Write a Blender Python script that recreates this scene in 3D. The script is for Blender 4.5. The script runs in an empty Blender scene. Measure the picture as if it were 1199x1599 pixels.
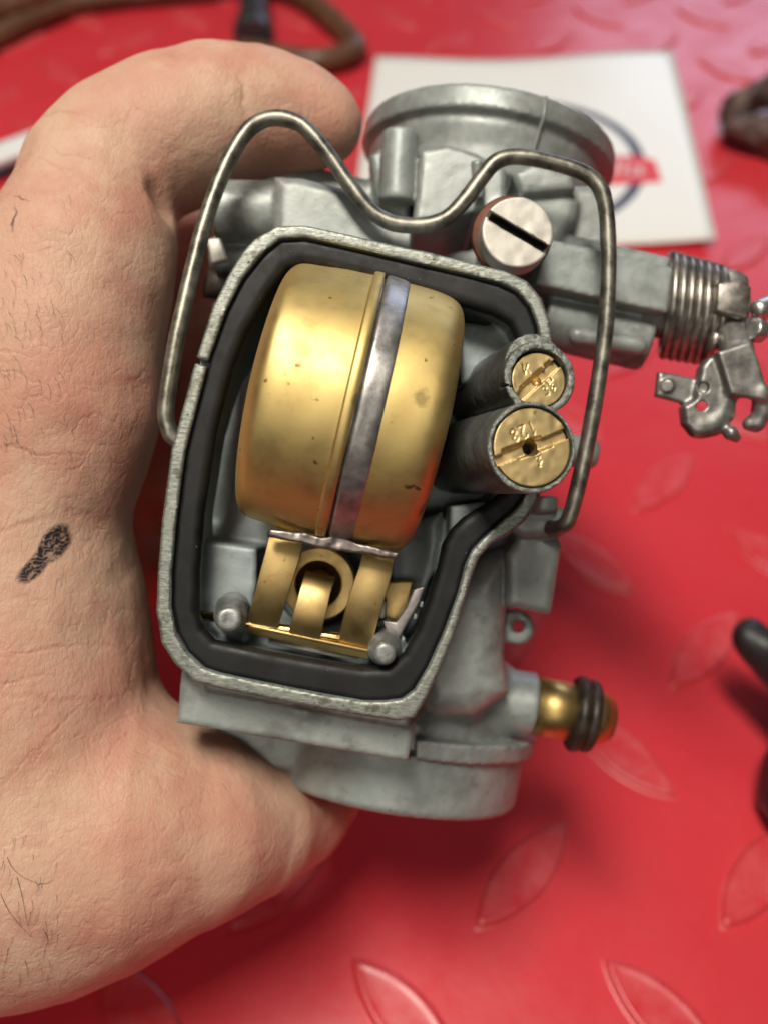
import bpy, bmesh, math, random
import numpy as np
import openvdb
from mathutils import Vector, Matrix
random.seed(4); rng = np.random.default_rng(4)
sc = bpy.context.scene
COL = sc.collection
R = math.radians
MM = 0.001

# ---------------------------------------------------------------- camera
F, CX, CY = 1500.0, 599.5, 799.5          # focal length and centre, in pixels of a 1199 x 1599 picture
H, TILT, D = 217.0, 50.0, 135.0           # mm above the mat, degrees below the horizon, mm to the gasket plane
cam = bpy.data.cameras.new('camera'); cam_ob = bpy.data.objects.new('camera', cam); COL.objects.link(cam_ob)
cam.sensor_fit = 'VERTICAL'; cam.sensor_height = 36.0; cam.lens = 36.0 * F / 1599
cam.clip_start = 0.005; cam.clip_end = 60
cam_ob.location = (0, 0, H * MM); cam_ob.rotation_euler = (R(90 - TILT), 0, 0)
cam.dof.use_dof = True; cam.dof.focus_distance = 0.129; cam.dof.aperture_fstop = cam.lens / 2.5
sc.camera = cam_ob
CAM = Matrix.Translation(cam_ob.location) @ Matrix.Rotation(R(90 - TILT), 4, 'X')

# ---------------------------------------------------------------- world and lamps
world = bpy.data.worlds.new('World'); sc.world = world; world.use_nodes = True
wn = world.node_tree; wbg = wn.nodes['Background']
wtc = wn.nodes.new('ShaderNodeTexCoord'); wse = wn.nodes.new('ShaderNodeSeparateXYZ'); wcr = wn.nodes.new('ShaderNodeValToRGB')
wn.links.new(wtc.outputs['Generated'], wse.inputs[0]); wn.links.new(wse.outputs['Z'], wcr.inputs[0])
wcr.color_ramp.elements[0].position = 0.0; wcr.color_ramp.elements[0].color = (0.10, 0.09, 0.088, 1)
wcr.color_ramp.elements[1].position = 1.0; wcr.color_ramp.elements[1].color = (1.0, 0.96, 0.90, 1)
wn.links.new(wcr.outputs[0], wbg.inputs[0]); wbg.inputs[1].default_value = 0.09

def area(name, loc, target, sx, sy, power, color):
    l = bpy.data.lights.new(name, 'AREA'); l.shape = 'RECTANGLE'; l.size = sx; l.size_y = sy; l.energy = power; l.color = color
    o = bpy.data.objects.new(name, l); COL.objects.link(o); o.location = loc
    o.rotation_euler = (Vector(target) - Vector(loc)).to_track_quat('-Z', 'Y').to_euler()
    return o
area('ceiling_lamp', (-0.17, 0.0, 1.36), (0, 0.1, 0), 0.56, 0.22, 18.5, (1.0, 0.93, 0.82))
area('ceiling_lamp', (-0.25, -1.1, 1.1), (0, 0.1, 0), 0.9, 0.45, 3.4, (1.0, 0.92, 0.80))
area('window_light', (0.9, 2.3, 0.95), (0, 0.2, 0.05), 1.0, 0.6, 8.5, (0.66, 0.76, 1.0))

sc.view_settings.view_transform = 'Standard'; sc.view_settings.look = 'None'
sc.view_settings.exposure = 0.0; sc.view_settings.gamma = 1
sc.render.engine = 'CYCLES'
sc.cycles.max_bounces = 8; sc.cycles.caustics_reflective = False; sc.cycles.caustics_refractive = False
sc.cycles.use_denoising = True; sc.cycles.sample_clamp_indirect = 6

# ---------------------------------------------------------------- pixel and plane helpers
def P(px, py, z=0.0):
    s = (D - z) / F
    return np.array([(px - CX) * s, (CY - py) * s, z])
def rad(r, z): return r * (D - z) / F
def mat_xy(px, py):                        # where a picture point falls on the mat, in mm
    t = R(TILT); x = (px - CX) / F; y = (CY - py) / F
    dy = math.cos(t) + y * math.sin(t); dz = -math.sin(t) + y * math.cos(t)
    s = H / -dz
    return x * s, dy * s

# ---------------------------------------------------------------- object helpers
def link(o, parent=None, **tags):
    COL.objects.link(o)
    if parent: o.parent = parent
    for k, v in tags.items(): o[k] = v
    return o
def empty(name, matrix=None, **tags):
    o = bpy.data.objects.new(name, None); link(o, None, **tags); o.empty_display_size = 0.02
    if matrix is not None: o.matrix_world = matrix
    return o
def mesh_obj(name, verts, faces, mat, parent=None, smooth=True, **tags):
    me = bpy.data.meshes.new(name)
    me.from_pydata([tuple(float(c) * MM for c in v) for v in verts], [], faces)
    me.materials.append(mat)
    bm = bmesh.new(); bm.from_mesh(me); bmesh.ops.recalc_face_normals(bm, faces=bm.faces); bm.to_mesh(me); bm.free()
    if smooth: me.shade_smooth()
    o = bpy.data.objects.new(name, me)
    return link(o, parent, **tags)
def bevel(o, w, seg=3, ang=35):
    m = o.modifiers.new('bevel', 'BEVEL'); m.width = w * MM; m.segments = seg; m.limit_method = 'ANGLE'; m.angle_limit = R(ang)
    try: m.harden_normals = False
    except Exception: pass
    return o
def frame(axis):
    a = np.array(axis, float); a /= np.linalg.norm(a)
    h = np.array([0, 1, 0]) if abs(a[1]) < 0.9 else np.array([1, 0, 0])
    u = np.cross(h, a); u /= np.linalg.norm(u); v = np.cross(a, u)
    return u, v, a
def lathe_data(org, axis, prof, n=96, wob=None):
    u, v, a = frame(axis); vs = []; fs = []
    for i, (t, r) in enumerate(prof):
        for k in range(n):
            q = 2 * math.pi * k / n
            rr = r + (wob(t, q) if wob and r > 0.01 else 0)
            vs.append(org + a * t + (u * math.cos(q) + v * math.sin(q)) * max(rr, 0.001))
    for i in range(len(prof) - 1):
        for k in range(n):
            k2 = (k + 1) % n
            fs.append((i * n + k, i * n + k2, (i + 1) * n + k2, (i + 1) * n + k))
    return vs, fs
def smooth_prof(p, sub=6):                 # Catmull-Rom through the points
    p = [np.array(q, float) for q in p]; out = []
    for i in range(len(p) - 1):
        a = p[max(i - 1, 0)]; b = p[i]; c = p[i + 1]; d = p[min(i + 2, len(p) - 1)]
        for k in range(sub):
            t = k / sub
            out.append(0.5 * ((2 * b) + (c - a) * t + (2 * a - 5 * b + 4 * c - d) * t * t + (-a + 3 * b - 3 * c + d) * t ** 3))
    out.append(p[-1]); return out
def lathe(name, org, axis, prof, mat, parent=None, n=96, wob=None, **tags):
    v, f = lathe_data(np.array(org, float), axis, prof, n, wob)
    return mesh_obj(name, v, f, mat, parent, **tags)
def tube_data(path, r, n=16, cap=True, wob=0.0):
    path = [np.array(p, float) for p in path]; vs = []; fs = []
    up = None
    for i, p in enumerate(path):
        t = path[min(i + 1, len(path) - 1)] - path[max(i - 1, 0)]; t /= np.linalg.norm(t)
        if up is None:
            up = np.cross(t, [0.3, 0.2, 1.0]); up /= np.linalg.norm(up)
        up = up - t * np.dot(up, t); up /= np.linalg.norm(up); w = np.cross(t, up)
        ri = r(i / (len(path) - 1)) if callable(r) else r
        for k in range(n):
            q = 2 * math.pi * k / n
            rr = ri * (1 + (rng.random() - .5) * wob)
            vs.append(p + (up * math.cos(q) + w * math.sin(q)) * rr)
    for i in range(len(path) - 1):
        for k in range(n):
            k2 = (k + 1) % n; fs.append((i * n + k, i * n + k2, (i + 1) * n + k2, (i + 1) * n + k))
    if cap:
        fs.append(tuple(range(n))[::-1]); fs.append(tuple((len(path) - 1) * n + k for k in range(n)))
    return vs, fs
def tube(name, path, r, mat, parent=None, n=16, wob=0.0, **tags):
    v, f = tube_data(path, r, n, True, wob); return mesh_obj(name, v, f, mat, parent, **tags)
def prism(name, poly, z0, z1, mat, parent=None, bev=0.4, seg=3, **tags):   # px polygon at depth z0, pulled back to z1
    pts = [P(x, y, z0) for x, y in poly]; n = len(pts)
    vs = pts + [np.array([p[0], p[1], z1]) for p in pts]
    fs = [tuple(range(n)), tuple(range(2 * n - 1, n - 1, -1))] + [(i, (i + 1) % n, n + (i + 1) % n, n + i) for i in range(n)]
    o = mesh_obj(name, vs, fs, mat, parent, smooth=bev > 0, **tags)
    if bev: bevel(o, bev, seg)
    return o
def ribbon(name, path, widths, thick, wdir, mat, parent=None, bev=0.12, **tags):  # bent sheet strip: path of points, width along wdir
    path = [np.array(p, float) for p in path]; vs = []; fs = []
    for i, p in enumerate(path):
        t = path[min(i + 1, len(path) - 1)] - path[max(i - 1, 0)]; t /= np.linalg.norm(t)
        w = np.array(wdir, float); w = w / np.linalg.norm(w)
        nrm = np.cross(w, t); nrm /= np.linalg.norm(nrm)
        if nrm[2] < 0: nrm = -nrm
        hw = (widths[i] if hasattr(widths, '__len__') else widths) / 2
        for s, q in ((-1, 0), (1, 0), (1, -1), (-1, -1)): vs.append(p + w * hw * s + nrm * thick * q)
    m = len(path)
    for i in range(m - 1):
        for k in range(4): fs.append((4 * i + k, 4 * i + (k + 1) % 4, 4 * i + 4 + (k + 1) % 4, 4 * i + 4 + k))
    fs.append((0, 1, 2, 3)); fs.append((4 * m - 4, 4 * m - 3, 4 * m - 2, 4 * m - 1))
    o = mesh_obj(name, vs, fs, mat, parent, **tags)
    bevel(o, bev, 2, 50); return o

# ---------------------------------------------------------------- distance-field modelling (cast and fleshy shapes)
def poly_sdf(X, Y, poly):
    X, Y = np.broadcast_arrays(X, Y); d = np.full(X.shape, 1e9, np.float32); sgn = np.ones(X.shape, np.float32)
    n = len(poly)
    for i in range(n):
        ax, ay = poly[i]; bx, by = poly[i - 1]
        ex, ey = bx - ax, by - ay; wx, wy = X - ax, Y - ay
        L = ex * ex + ey * ey
        if L < 1e-12: continue
        t = np.clip((wx * ex + wy * ey) / L, 0, 1)
        d = np.minimum(d, (wx - ex * t) ** 2 + (wy - ey * t) ** 2)
        c1 = Y >= ay; c2 = Y < by; c3 = (ex * wy) > (ey * wx)
        flip = (c1 & c2 & c3) | (~c1 & ~c2 & ~c3)
        sgn = np.where(flip, -sgn, sgn)
    return np.sqrt(d) * sgn
def round_poly(pts, k=4):                  # closed smooth curve through points
    pts = [np.array(p, float) for p in pts]; n = len(pts); out = []
    for i in range(n):
        a, b, c, d = pts[i - 1], pts[i], pts[(i + 1) % n], pts[(i + 2) % n]
        for s in range(k):
            t = s / k
            out.append(0.5 * ((2 * b) + (c - a) * t + (2 * a - 5 * b + 4 * c - d) * t * t + (-a + 3 * b - 3 * c + d) * t ** 3))
    return out
class Field:
    def __init__(s, lo, hi, h):
        s.lo = np.array(lo, float); s.h = h; s.n = np.ceil((np.array(hi) - s.lo) / h).astype(int) + 1
        s.D = np.full(tuple(s.n), 6.0, np.float32)
    def _box(s, lo, hi, pad):
        a = np.clip(np.floor((np.array(lo) - pad - s.lo) / s.h).astype(int), 0, s.n)
        b = np.clip(np.ceil((np.array(hi) + pad - s.lo) / s.h).astype(int) + 1, 0, s.n)
        ax = [(s.lo[i] + s.h * np.arange(a[i], b[i])).astype(np.float32) for i in range(3)]
        return tuple(slice(a[i], b[i]) for i in range(3)), ax[0][:, None, None], ax[1][None, :, None], ax[2][None, None, :]
    def put(s, lo, hi, fn, k=0.0, sub=False):
        sl, X, Y, Z = s._box(lo, hi, max(k, 0) + 2.0)
        if min(X.size, Y.size, Z.size) == 0: return
        d = fn(X, Y, Z); A = s.D[sl]
        if sub: d = -d; A, op = -A, 1
        # union of A and d  (for sub: union of -A and -d's complement)
        if sub:
            d = -d
            if k > 0:
                hh = np.maximum(k - np.abs(A - d), 0) / k; r = np.minimum(A, d) - hh * hh * k * .25
            else: r = np.minimum(A, d)
            s.D[sl] = -r
        else:
            if k > 0:
                hh = np.maximum(k - np.abs(A - d), 0) / k; r = np.minimum(A, d) - hh * hh * k * .25
            else: r = np.minimum(A, d)
            s.D[sl] = r
    def cone(s, a, b, ra, rb, k=0.0, sub=False):
        a = np.array(a, float); b = np.array(b, float); m = max(ra, rb)
        ab = b - a; L = max(ab @ ab, 1e-9)
        def fn(X, Y, Z):
            t = np.clip(((X - a[0]) * ab[0] + (Y - a[1]) * ab[1] + (Z - a[2]) * ab[2]) / L, 0, 1)
            return np.sqrt((X - a[0] - ab[0] * t) ** 2 + (Y - a[1] - ab[1] * t) ** 2 + (Z - a[2] - ab[2] * t) ** 2) - (ra + (rb - ra) * t)
        s.put(np.minimum(a, b) - m, np.maximum(a, b) + m, fn, k, sub)
    def chain(s, pts, k=0.0, sub=False):    # pts: (point, radius)
        for (a, ra), (b, rb) in zip(pts[:-1], pts[1:]): s.cone(a, b, ra, rb, k, sub)
    def lathe(s, org, axis, prof, k=0.0, sub=False, rnd=0.0, clip=None):
        org = np.array(org, float); a = np.array(axis, float); a /= np.linalg.norm(a)
        poly = [(t, r) for t, r in prof]; poly = [(prof[0][0], -50)] + poly + [(prof[-1][0], -50)]
        t0, t1 = min(p[0] for p in prof), max(p[0] for p in prof); m = max(p[1] for p in prof)
        c0, c1 = org + a * t0, org + a * t1
        def fn(X, Y, Z):
            t = (X - org[0]) * a[0] + (Y - org[1]) * a[1] + (Z - org[2]) * a[2]
            rho = np.sqrt(np.maximum((X - org[0]) ** 2 + (Y - org[1]) ** 2 + (Z - org[2]) ** 2 - t * t, 0))
            if len(prof) == 2 and prof[0][1] == prof[1][1]:
                dt = np.maximum(t0 - t, t - t1) + rnd; dr = rho - prof[0][1] + rnd
                d = np.minimum(np.maximum(dt, dr), 0) + np.sqrt(np.maximum(dt, 0) ** 2 + np.maximum(dr, 0) ** 2) - rnd
            else: d = poly_sdf(t, rho, poly)
            if clip: d = np.maximum(d, clip(X, Y, Z))
            return d
        s.put(np.minimum(c0, c1) - m, np.maximum(c0, c1) + m, fn, k, sub)
    def cyl(s, a, b, r, rnd=0.3, k=0.0, sub=False):
        a = np.array(a, float); b = np.array(b, float); L = np.linalg.norm(b - a)
        s.lathe(a, b - a, [(0, r), (L, r)], k, sub, rnd)
    def ext(s, poly, z0, z1, rnd=0.4, k=0.0, sub=False, px=True, zp=None):      # z0 front, z1 back
        pl = [P(x, y, z0 if zp is None else zp)[:2] for x, y in poly] if px else poly
        xs = [p[0] for p in pl]; ys = [p[1] for p in pl]
        zc, zh = (z0 + z1) / 2, abs(z0 - z1) / 2
        def fn(X, Y, Z):
            d2 = poly_sdf(X[:, :, 0], Y[:, :, 0], pl)[:, :, None] + rnd; dz = np.abs(Z - zc) - zh + rnd
            return np.minimum(np.maximum(d2, dz), 0) + np.sqrt(np.maximum(d2, 0) ** 2 + np.maximum(dz, 0) ** 2) - rnd
        s.put((min(xs), min(ys), min(z0, z1)), (max(xs), max(ys), max(z0, z1)), fn, k, sub)
    def box(s, c, ax, hf, rnd=0.3, k=0.0, sub=False):                 # oriented box, ax = three unit rows
        c = np.array(c, float); ax = np.array(ax, float); m = float(np.linalg.norm(hf))
        def fn(X, Y, Z):
            q = [np.abs((X - c[0]) * a[0] + (Y - c[1]) * a[1] + (Z - c[2]) * a[2]) - h_ + rnd for a, h_ in zip(ax, hf)]
            return np.minimum(np.maximum(np.maximum(q[0], q[1]), q[2]), 0) + np.sqrt(sum(np.maximum(t, 0) ** 2 for t in q)) - rnd
        s.put(c - m, c + m, fn, k, sub)
    def noise(s, amp, scale, seed=0):       # lumpy casting skin: trilinear value noise added to the field
        r = np.random.default_rng(seed); n = [int(np.ceil(s.n[i] * s.h / scale)) + 3 for i in range(3)]
        g = r.random(n).astype(np.float32) * 2 - 1
        def interp(g, axis, cnt):
            t = np.arange(cnt) * s.h / scale; i = t.astype(int); f = (t - i).astype(np.float32); f = f * f * (3 - 2 * f)
            sh = [1, 1, 1]; sh[axis] = cnt; f = f.reshape(sh)
            return np.take(g, i, axis) * (1 - f) + np.take(g, i + 1, axis) * f
        for a in range(3): g = interp(g, a, s.n[a])
        s.D += g * amp
    def at(s, p):
        q = (np.array(p) - s.lo) / s.h; i = np.floor(q).astype(int)
        if (i < 0).any() or (i >= s.n - 1).any(): return 6.0
        f = q - i; d = s.D[i[0]:i[0] + 2, i[1]:i[1] + 2, i[2]:i[2] + 2]
        d = d[0] * (1 - f[0]) + d[1] * f[0]; d = d[0] * (1 - f[1]) + d[1] * f[1]
        return float(d[0] * (1 - f[2]) + d[1] * f[2])
    def hit(s, px, py, z0=30.0, z1=-90.0):  # first surface point met along a sight line
        z = z0
        while z > z1:
            p = P(px, py, z); d = s.at(p)
            if d < 0.03: return p
            z -= max(min(d, 2.0) * 0.7, 0.05)
        return None
    def mesh(s, name, mat, parent=None, adapt=0.0, **tags):
        g = openvdb.FloatGrid(6.0); g.copyFromArray(np.clip(s.D, -6, 6))
        pts, tris, quads = g.convertToPolygons(isovalue=0.0, adaptivity=adapt)
        pts = (pts * s.h + s.lo) * MM
        me = bpy.data.meshes.new(name); nt, nq = len(tris), len(quads)
        me.vertices.add(len(pts)); me.vertices.foreach_set('co', pts.astype(np.float32).ravel())
        me.loops.add(nt * 3 + nq * 4); me.loops.foreach_set('vertex_index', np.concatenate([tris[:, ::-1].ravel(), quads[:, ::-1].ravel()]).astype(np.int32))
        me.polygons.add(nt + nq)
        ls = np.concatenate([np.arange(nt) * 3, nt * 3 + np.arange(nq) * 4]).astype(np.int32)
        me.polygons.foreach_set('loop_start', ls)
        me.update(calc_edges=True); me.validate(); me.materials.append(mat)
        me.shade_smooth()
        # outward check
        v = 0.0; co = pts
        if nq:
            q = quads[:: max(1, nq // 4000), ::-1]; a, b, c = co[q[:, 0]], co[q[:, 1]], co[q[:, 2]]
            v = float(np.einsum('ij,ij->i', a - co.mean(0), np.cross(b - a, c - a)).sum())
        if v < 0: me.flip_normals()
        return link(bpy.data.objects.new(name, me), parent, **tags)

# ---------------------------------------------------------------- materials
class NT:
    def __init__(s, name):
        s.m = bpy.data.materials.new(name); s.m.use_nodes = True; s.t = s.m.node_tree
        s.b = s.t.nodes['Principled BSDF']; s.co = s.t.nodes.new('ShaderNodeTexCoord').outputs['Object']
    def n(s, kind, **kw):
        o = s.t.nodes.new(kind)
        for k, v in kw.items(): setattr(o, k, v)
        return o
    def l(s, a, b): s.t.links.new(a, b)
    def noise(s, scale, detail=4, rough=.55, dist=0.0, stretch=None, rot=None):
        t = s.n('ShaderNodeTexNoise'); t.inputs['Scale'].default_value = scale; t.inputs['Detail'].default_value = detail
        t.inputs['Roughness'].default_value = rough; t.inputs['Distortion'].default_value = dist
        if stretch or rot:
            mp = s.n('ShaderNodeMapping'); s.l(s.co, mp.inputs[0])
            if stretch: mp.inputs['Scale'].default_value = stretch
            if rot: mp.inputs['Rotation'].default_value = rot
            s.l(mp.outputs[0], t.inputs['Vector'])
        else: s.l(s.co, t.inputs['Vector'])
        return t.outputs['Fac']
    def ramp(s, f, *stops):
        r = s.n('ShaderNodeValToRGB'); e = r.color_ramp.elements
        while len(e) < len(stops): e.new(0.5)
        for q, (p, c) in zip(e, stops):
            q.position = p; q.color = (c, c, c, 1) if not hasattr(c, '__len__') else tuple(c) + (1,)
        s.l(f, r.inputs[0]); return r.outputs[0]
    def mix(s, f, a, b, mode='MIX'):
        x = s.n('ShaderNodeMix', data_type='RGBA', blend_type=mode)
        for v, i in ((f, 0), (a, 6), (b, 7)):
            if hasattr(v, 'is_linked') or isinstance(v, bpy.types.NodeSocket): s.l(v, x.inputs[i])
            else: x.inputs[i].default_value = v if i == 0 else tuple(v) + (1,)
        return x.outputs[2]
    def math(s, op, a, b=0.0, clamp=False):
        x = s.n('ShaderNodeMath', operation=op); x.use_clamp = clamp
        for v, i in ((a, 0), (b, 1)):
            if isinstance(v, bpy.types.NodeSocket): s.l(v, x.inputs[i])
            else: x.inputs[i].default_value = v
        return x.outputs[0]
    def set(s, **kw):
        for k, v in kw.items():
            i = s.b.inputs[k.replace('_', ' ')]
            if isinstance(v, bpy.types.NodeSocket): s.l(v, i)
            elif hasattr(v, '__len__') and len(v) == 3 and i.type == 'RGBA': i.default_value = tuple(v) + (1,)
            else: i.default_value = v
    def bump(s, *layers):                   # (height socket, distance mm, strength)
        prev = None
        for hgt, dist, st in layers:
            b = s.n('ShaderNodeBump'); b.inputs['Distance'].default_value = dist * MM; b.inputs['Strength'].default_value = st
            s.l(hgt, b.inputs['Height'])
            if prev: s.l(prev, b.inputs['Normal'])
            prev = b.outputs[0]
        s.l(prev, s.b.inputs['Normal'])

def zinc(name, lo, hi, metal=0.75, rough=(.38, .6), grime=(.10, .095, .08), grime_at=(.56, .72), tint=(.30, .36, .34), bump=.10):
    m = NT(name)
    big = m.noise(95, 5, .6); fine = m.noise(900, 3, .6); mid = m.noise(330, 4, .6)
    c = m.mix(m.ramp(mid, (.35, 0), (.65, 1)), lo, hi)
    c = m.mix(m.math('MULTIPLY', m.ramp(m.noise(60, 3), (.45, 0), (.7, 1)), .55), c, tint)
    c = m.mix(m.math('MULTIPLY', m.ramp(big, (grime_at[0], 0), (grime_at[1], 1)), .75), c, grime)
    c = m.mix(m.math('MULTIPLY', m.ramp(m.noise(38, 6, .68), (.47, 0), (.62, 1)), .5), c, tuple(x * .5 for x in grime) if name == 'oily_zinc' else (.17, .175, .155))
    c = m.mix(m.math('MULTIPLY', m.ramp(fine, (.62, 0), (.74, 1)), .4), c, tuple(x * .45 for x in lo))
    m.set(Base_Color=c, Metallic=metal, Roughness=m.ramp(mid, (.3, rough[0]), (.7, rough[1])))
    gr = m.noise(2100, 2, .6)
    m.bump((mid, bump, .5), (fine, bump * .6, .6), (gr, .035, .6))
    return m
M = {}
M['zinc'] = zinc('cast_zinc', (.30, .325, .31), (.40, .425, .405), metal=.36, rough=(.40, .55), grime_at=(.55, .70), bump=.03).m
# the bowl casting: machined, scratched rim face; chamber skin paler and bluer
z = zinc('bowl_zinc', (.30, .345, .35), (.39, .44, .44), metal=.3, rough=(.42, .62), tint=(.36, .44, .45), grime_at=(.6, .78))
M['bowl'] = z.m
M['tower'] = zinc('oily_zinc', (.15, .158, .145), (.22, .228, .21), metal=.4, rough=(.36, .5), bump=.03, tint=(.14, .15, .135)).m
z = NT('lapped_rim')
s1 = z.noise(700, 5, .75, stretch=(1, 4.5, 1), rot=(0, 0, .6)); s2 = z.noise(1500, 2, .6); s3 = z.noise(240, 5, .65)
c = z.mix(z.ramp(s1, (.35, 0), (.65, 1)), (.17, .18, .155), (.40, .42, .375))
c = z.mix(z.ramp(s3, (.56, 0), (.64, 1)), c, (.15, .15, .115))
c = z.mix(z.ramp(s2, (.66, 0), (.72, 1)), c, (.10, .10, .08))
z.set(Base_Color=c, Metallic=.8, Roughness=z.ramp(s2, (.3, .38), (.7, .6))); z.bump((s1, .08, .7), (s2, .05, .6))
M['rim'] = z.m
z = NT('rough_bore_end')
s1 = z.noise(900, 5, .75); s2 = z.noise(380, 4, .65)
c = z.mix(z.ramp(s1, (.38, 0), (.62, 1)), (.11, .12, .10), (.42, .44, .40))
z.set(Base_Color=c, Metallic=.75, Roughness=.45); z.bump((s1, .35, 1.0), (s2, .4, .9))
M['rough_end'] = z.m

def brass(name, base, dark, rough, stain=.6, spots=None, bumpd=.03, metal=1.0, tarn=(.46, .22, .07)):
    m = NT(name)
    a = m.noise(70, 5, .6); b = m.noise(260, 4, .65); s = m.noise(1400, 2, .6, stretch=(1, .12, 1)); sp = m.noise(520, 2, .5)
    c = m.mix(m.math('MULTIPLY', m.ramp(a, (.42, 0), (.68, 1)), .6), base, dark)
    c = m.mix(m.math('MULTIPLY', m.ramp(b, (.55, 0), (.7, 1)), stain * .5), c, tarn)
    c = m.mix(m.math('MULTIPLY', m.ramp(sp, (.70, 0), (.76, 1)), .8), c, (.09, .05, .02))
    rr = m.ramp(b, (.3, rough[0]), (.7, rough[1]))
    for (pos, r_, k) in (spots or []):
        vd = m.n('ShaderNodeVectorMath', operation='DISTANCE'); m.l(m.co, vd.inputs[0]); vd.inputs[1].default_value = tuple(float(q) * MM for q in pos)
        f = m.ramp(m.math('ADD', m.math('DIVIDE', vd.outputs['Value'], r_ * MM), m.math('MULTIPLY', m.math('SUBTRACT', m.noise(700, 4, .7), .5), 1.6)), (.55, 1), (1.0, 0))
        c = m.mix(m.math('MULTIPLY', f, k), c, (.12, .08, .03))
    m.set(Base_Color=c, Metallic=metal, Roughness=rr); m.bump((b, bumpd, .5), (s, bumpd * .3, .5))
    return m.m
FC = P(548, 640, -3.0)
M['float'] = brass('float_brass', (.76, .58, .235), (.60, .44, .165), (.47, .60), .7, tarn=(.52, .35, .14),
                   spots=[(P(447, 583, 14.4), 1.7, .7), (P(512, 455, 6), 2.0, .5), (P(655, 622, 15), 1.4, .5), (P(566, 628, 16.4), 1.3, .6), (P(660, 790, 8), 1.8, .6), (P(700, 700, 10), 1.5, .6)])
M['arm'] = brass('strip_brass', (.68, .49, .21), (.48, .34, .14), (.38, .54), .8)
M['pin'] = brass('pin_brass', (.95, .74, .34), (.8, .55, .2), (.12, .25), .2)
M['jet'] = brass('jet_brass', (.64, .485, .235), (.52, .385, .17), (.40, .54), .35, bumpd=.04)
M['inlet'] = brass('inlet_brass', (.60, .44, .17), (.32, .22, .08), (.34, .5), .9)
def simple(name, col, metal=0.0, rough=.5, var=.25, scale=300, bumpd=.05, **kw):
    m = NT(name); a = m.noise(scale, 5, .65); b = m.noise(scale * 4, 2)
    c = m.mix(m.ramp(a, (.35, 0), (.65, 1)), tuple(x * (1 - var) for x in col), tuple(min(1, x * (1 + var)) for x in col))
    m.set(Base_Color=c, Metallic=metal, Roughness=m.ramp(a, (.3, max(.05, rough - .08)), (.7, rough + .08)), **kw)
    m.bump((a, bumpd, .6), (b, bumpd * .4, .5)); return m.m
M['solder'] = simple('solder', (.46, .445, .425), .9, .42, .28, 260, .08)
M['old_solder'] = simple('tarnished_solder', (.27, .235, .215), .85, .40, .3, 260, .1)
M['wire'] = simple('steel_wire', (.22, .21, .175), .85, .42, .5, 330, .06)
M['wire_dark'] = M['wire']
M['spring'] = simple('spring_steel', (.34, .31, .275), .9, .38, .35, 400, .03)
M['lever'] = simple('lever_steel', (.30, .29, .27), .75, .40, .35, 260, .06)
M['nickel'] = simple('nickel', (.56, .53, .47), .5, .48, .12, 160, .05)
M['bright'] = simple('bright_nickel', (.62, .61, .57), .9, .34, .1, 200, .05)
M['copper'] = simple('copper', (.13, .055, .035), .7, .6, .4, 300, .06)
M['clip'] = simple('rubber_clip', (.035, .026, .018), .1, .45, .5, 400, .06)
M['pewter'] = simple('post_end', (.36, .375, .36), .7, .5, .3, 420, .14)
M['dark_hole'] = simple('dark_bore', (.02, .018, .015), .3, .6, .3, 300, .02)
M['seat_white'] = simple('clip_plate', (.36, .33, .32), .7, .42, .25, 300, .06)
# gasket rubber with dust specks
z = NT('gasket_rubber'); g1 = z.noise(230, 4, .6); g2 = z.noise(1500, 2, .5); g3 = z.noise(420, 3, .55)
c = z.mix(z.ramp(g1, (.35, 0), (.7, 1)), (.004, .004, .004), (.011, .011, .0115))
c = z.mix(z.math('MULTIPLY', z.ramp(g2, (.745, 0), (.785, 1)), .7), c, (.22, .22, .2))
z.set(Base_Color=c, Roughness=z.ramp(g3, (.3, .40), (.7, .62))); z.b.inputs['Specular IOR Level'].default_value = .34
z.bump((g1, .05, .4), (g2, .02, .4)); M['gasket'] = z.m

# ================================================================ CARBURETTOR
ROOT = CAM @ Matrix.Translation((0, 0, -D * MM))
carb = empty('carburetor', ROOT, label='grey die-cast carburettor with open float bowl held above the red mat', category='carburetor')

RIM = [(398, 372), (432, 352), (478, 351), (547, 366), (624, 384), (660, 391), (727, 407), (787, 422), (823, 438), (846, 466), (859, 503), (864, 545),
       (868, 600), (866, 680), (856, 745), (832, 795), (818, 815), (795, 834), (766, 850), (747, 872), (735, 905), (712, 985), (684, 1053), (662, 1098), (647, 1122),
       (620, 1126), (568, 1119), (493, 1106), (418, 1091), (343, 1076), (304, 1066), (272, 1036), (252, 1004), (244, 953), (246, 897), (253, 812), (268, 700),
       (280, 657), (293, 607), (307, 557), (332, 478), (359, 424), (380, 391)]
RIM_IN = [(412, 392), (438, 372), (476, 370), (545, 385), (622, 403), (722, 426), (780, 441), (808, 455), (828, 478), (840, 510), (845, 550),
          (848, 610), (846, 680), (838, 735), (816, 782), (800, 800), (780, 816), (757, 838), (738, 858), (726, 884), (716, 925), (692, 990), (668, 1043), (647, 1078), (628, 1092), (600, 1096), (568, 1096),
          (493, 1083), (418, 1068), (345, 1053), (318, 1044), (292, 1020), (275, 990), (267, 950), (268, 895), (275, 812), (289, 705), (312, 615), (326, 560), (352, 486), (378, 435)]
GAS_IN = [(447, 420), (470, 412), (510, 418), (600, 440), (727, 478), (770, 492), (795, 506), (806, 530), (808, 580),
          (808, 650), (802, 720), (786, 765), (755, 788), (722, 808), (704, 826), (690, 850), (683, 885), (668, 935), (650, 985), (630, 1020), (604, 1042), (568, 1043),
          (500, 1032), (430, 1020), (365, 1006), (335, 1000), (318, 982), (310, 955), (311, 893), (318, 800), (337, 675), (363, 572), (384, 520), (418, 460)]
rr_out = [P(x, y, 0)[:2] for x, y in RIM]; 
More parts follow.
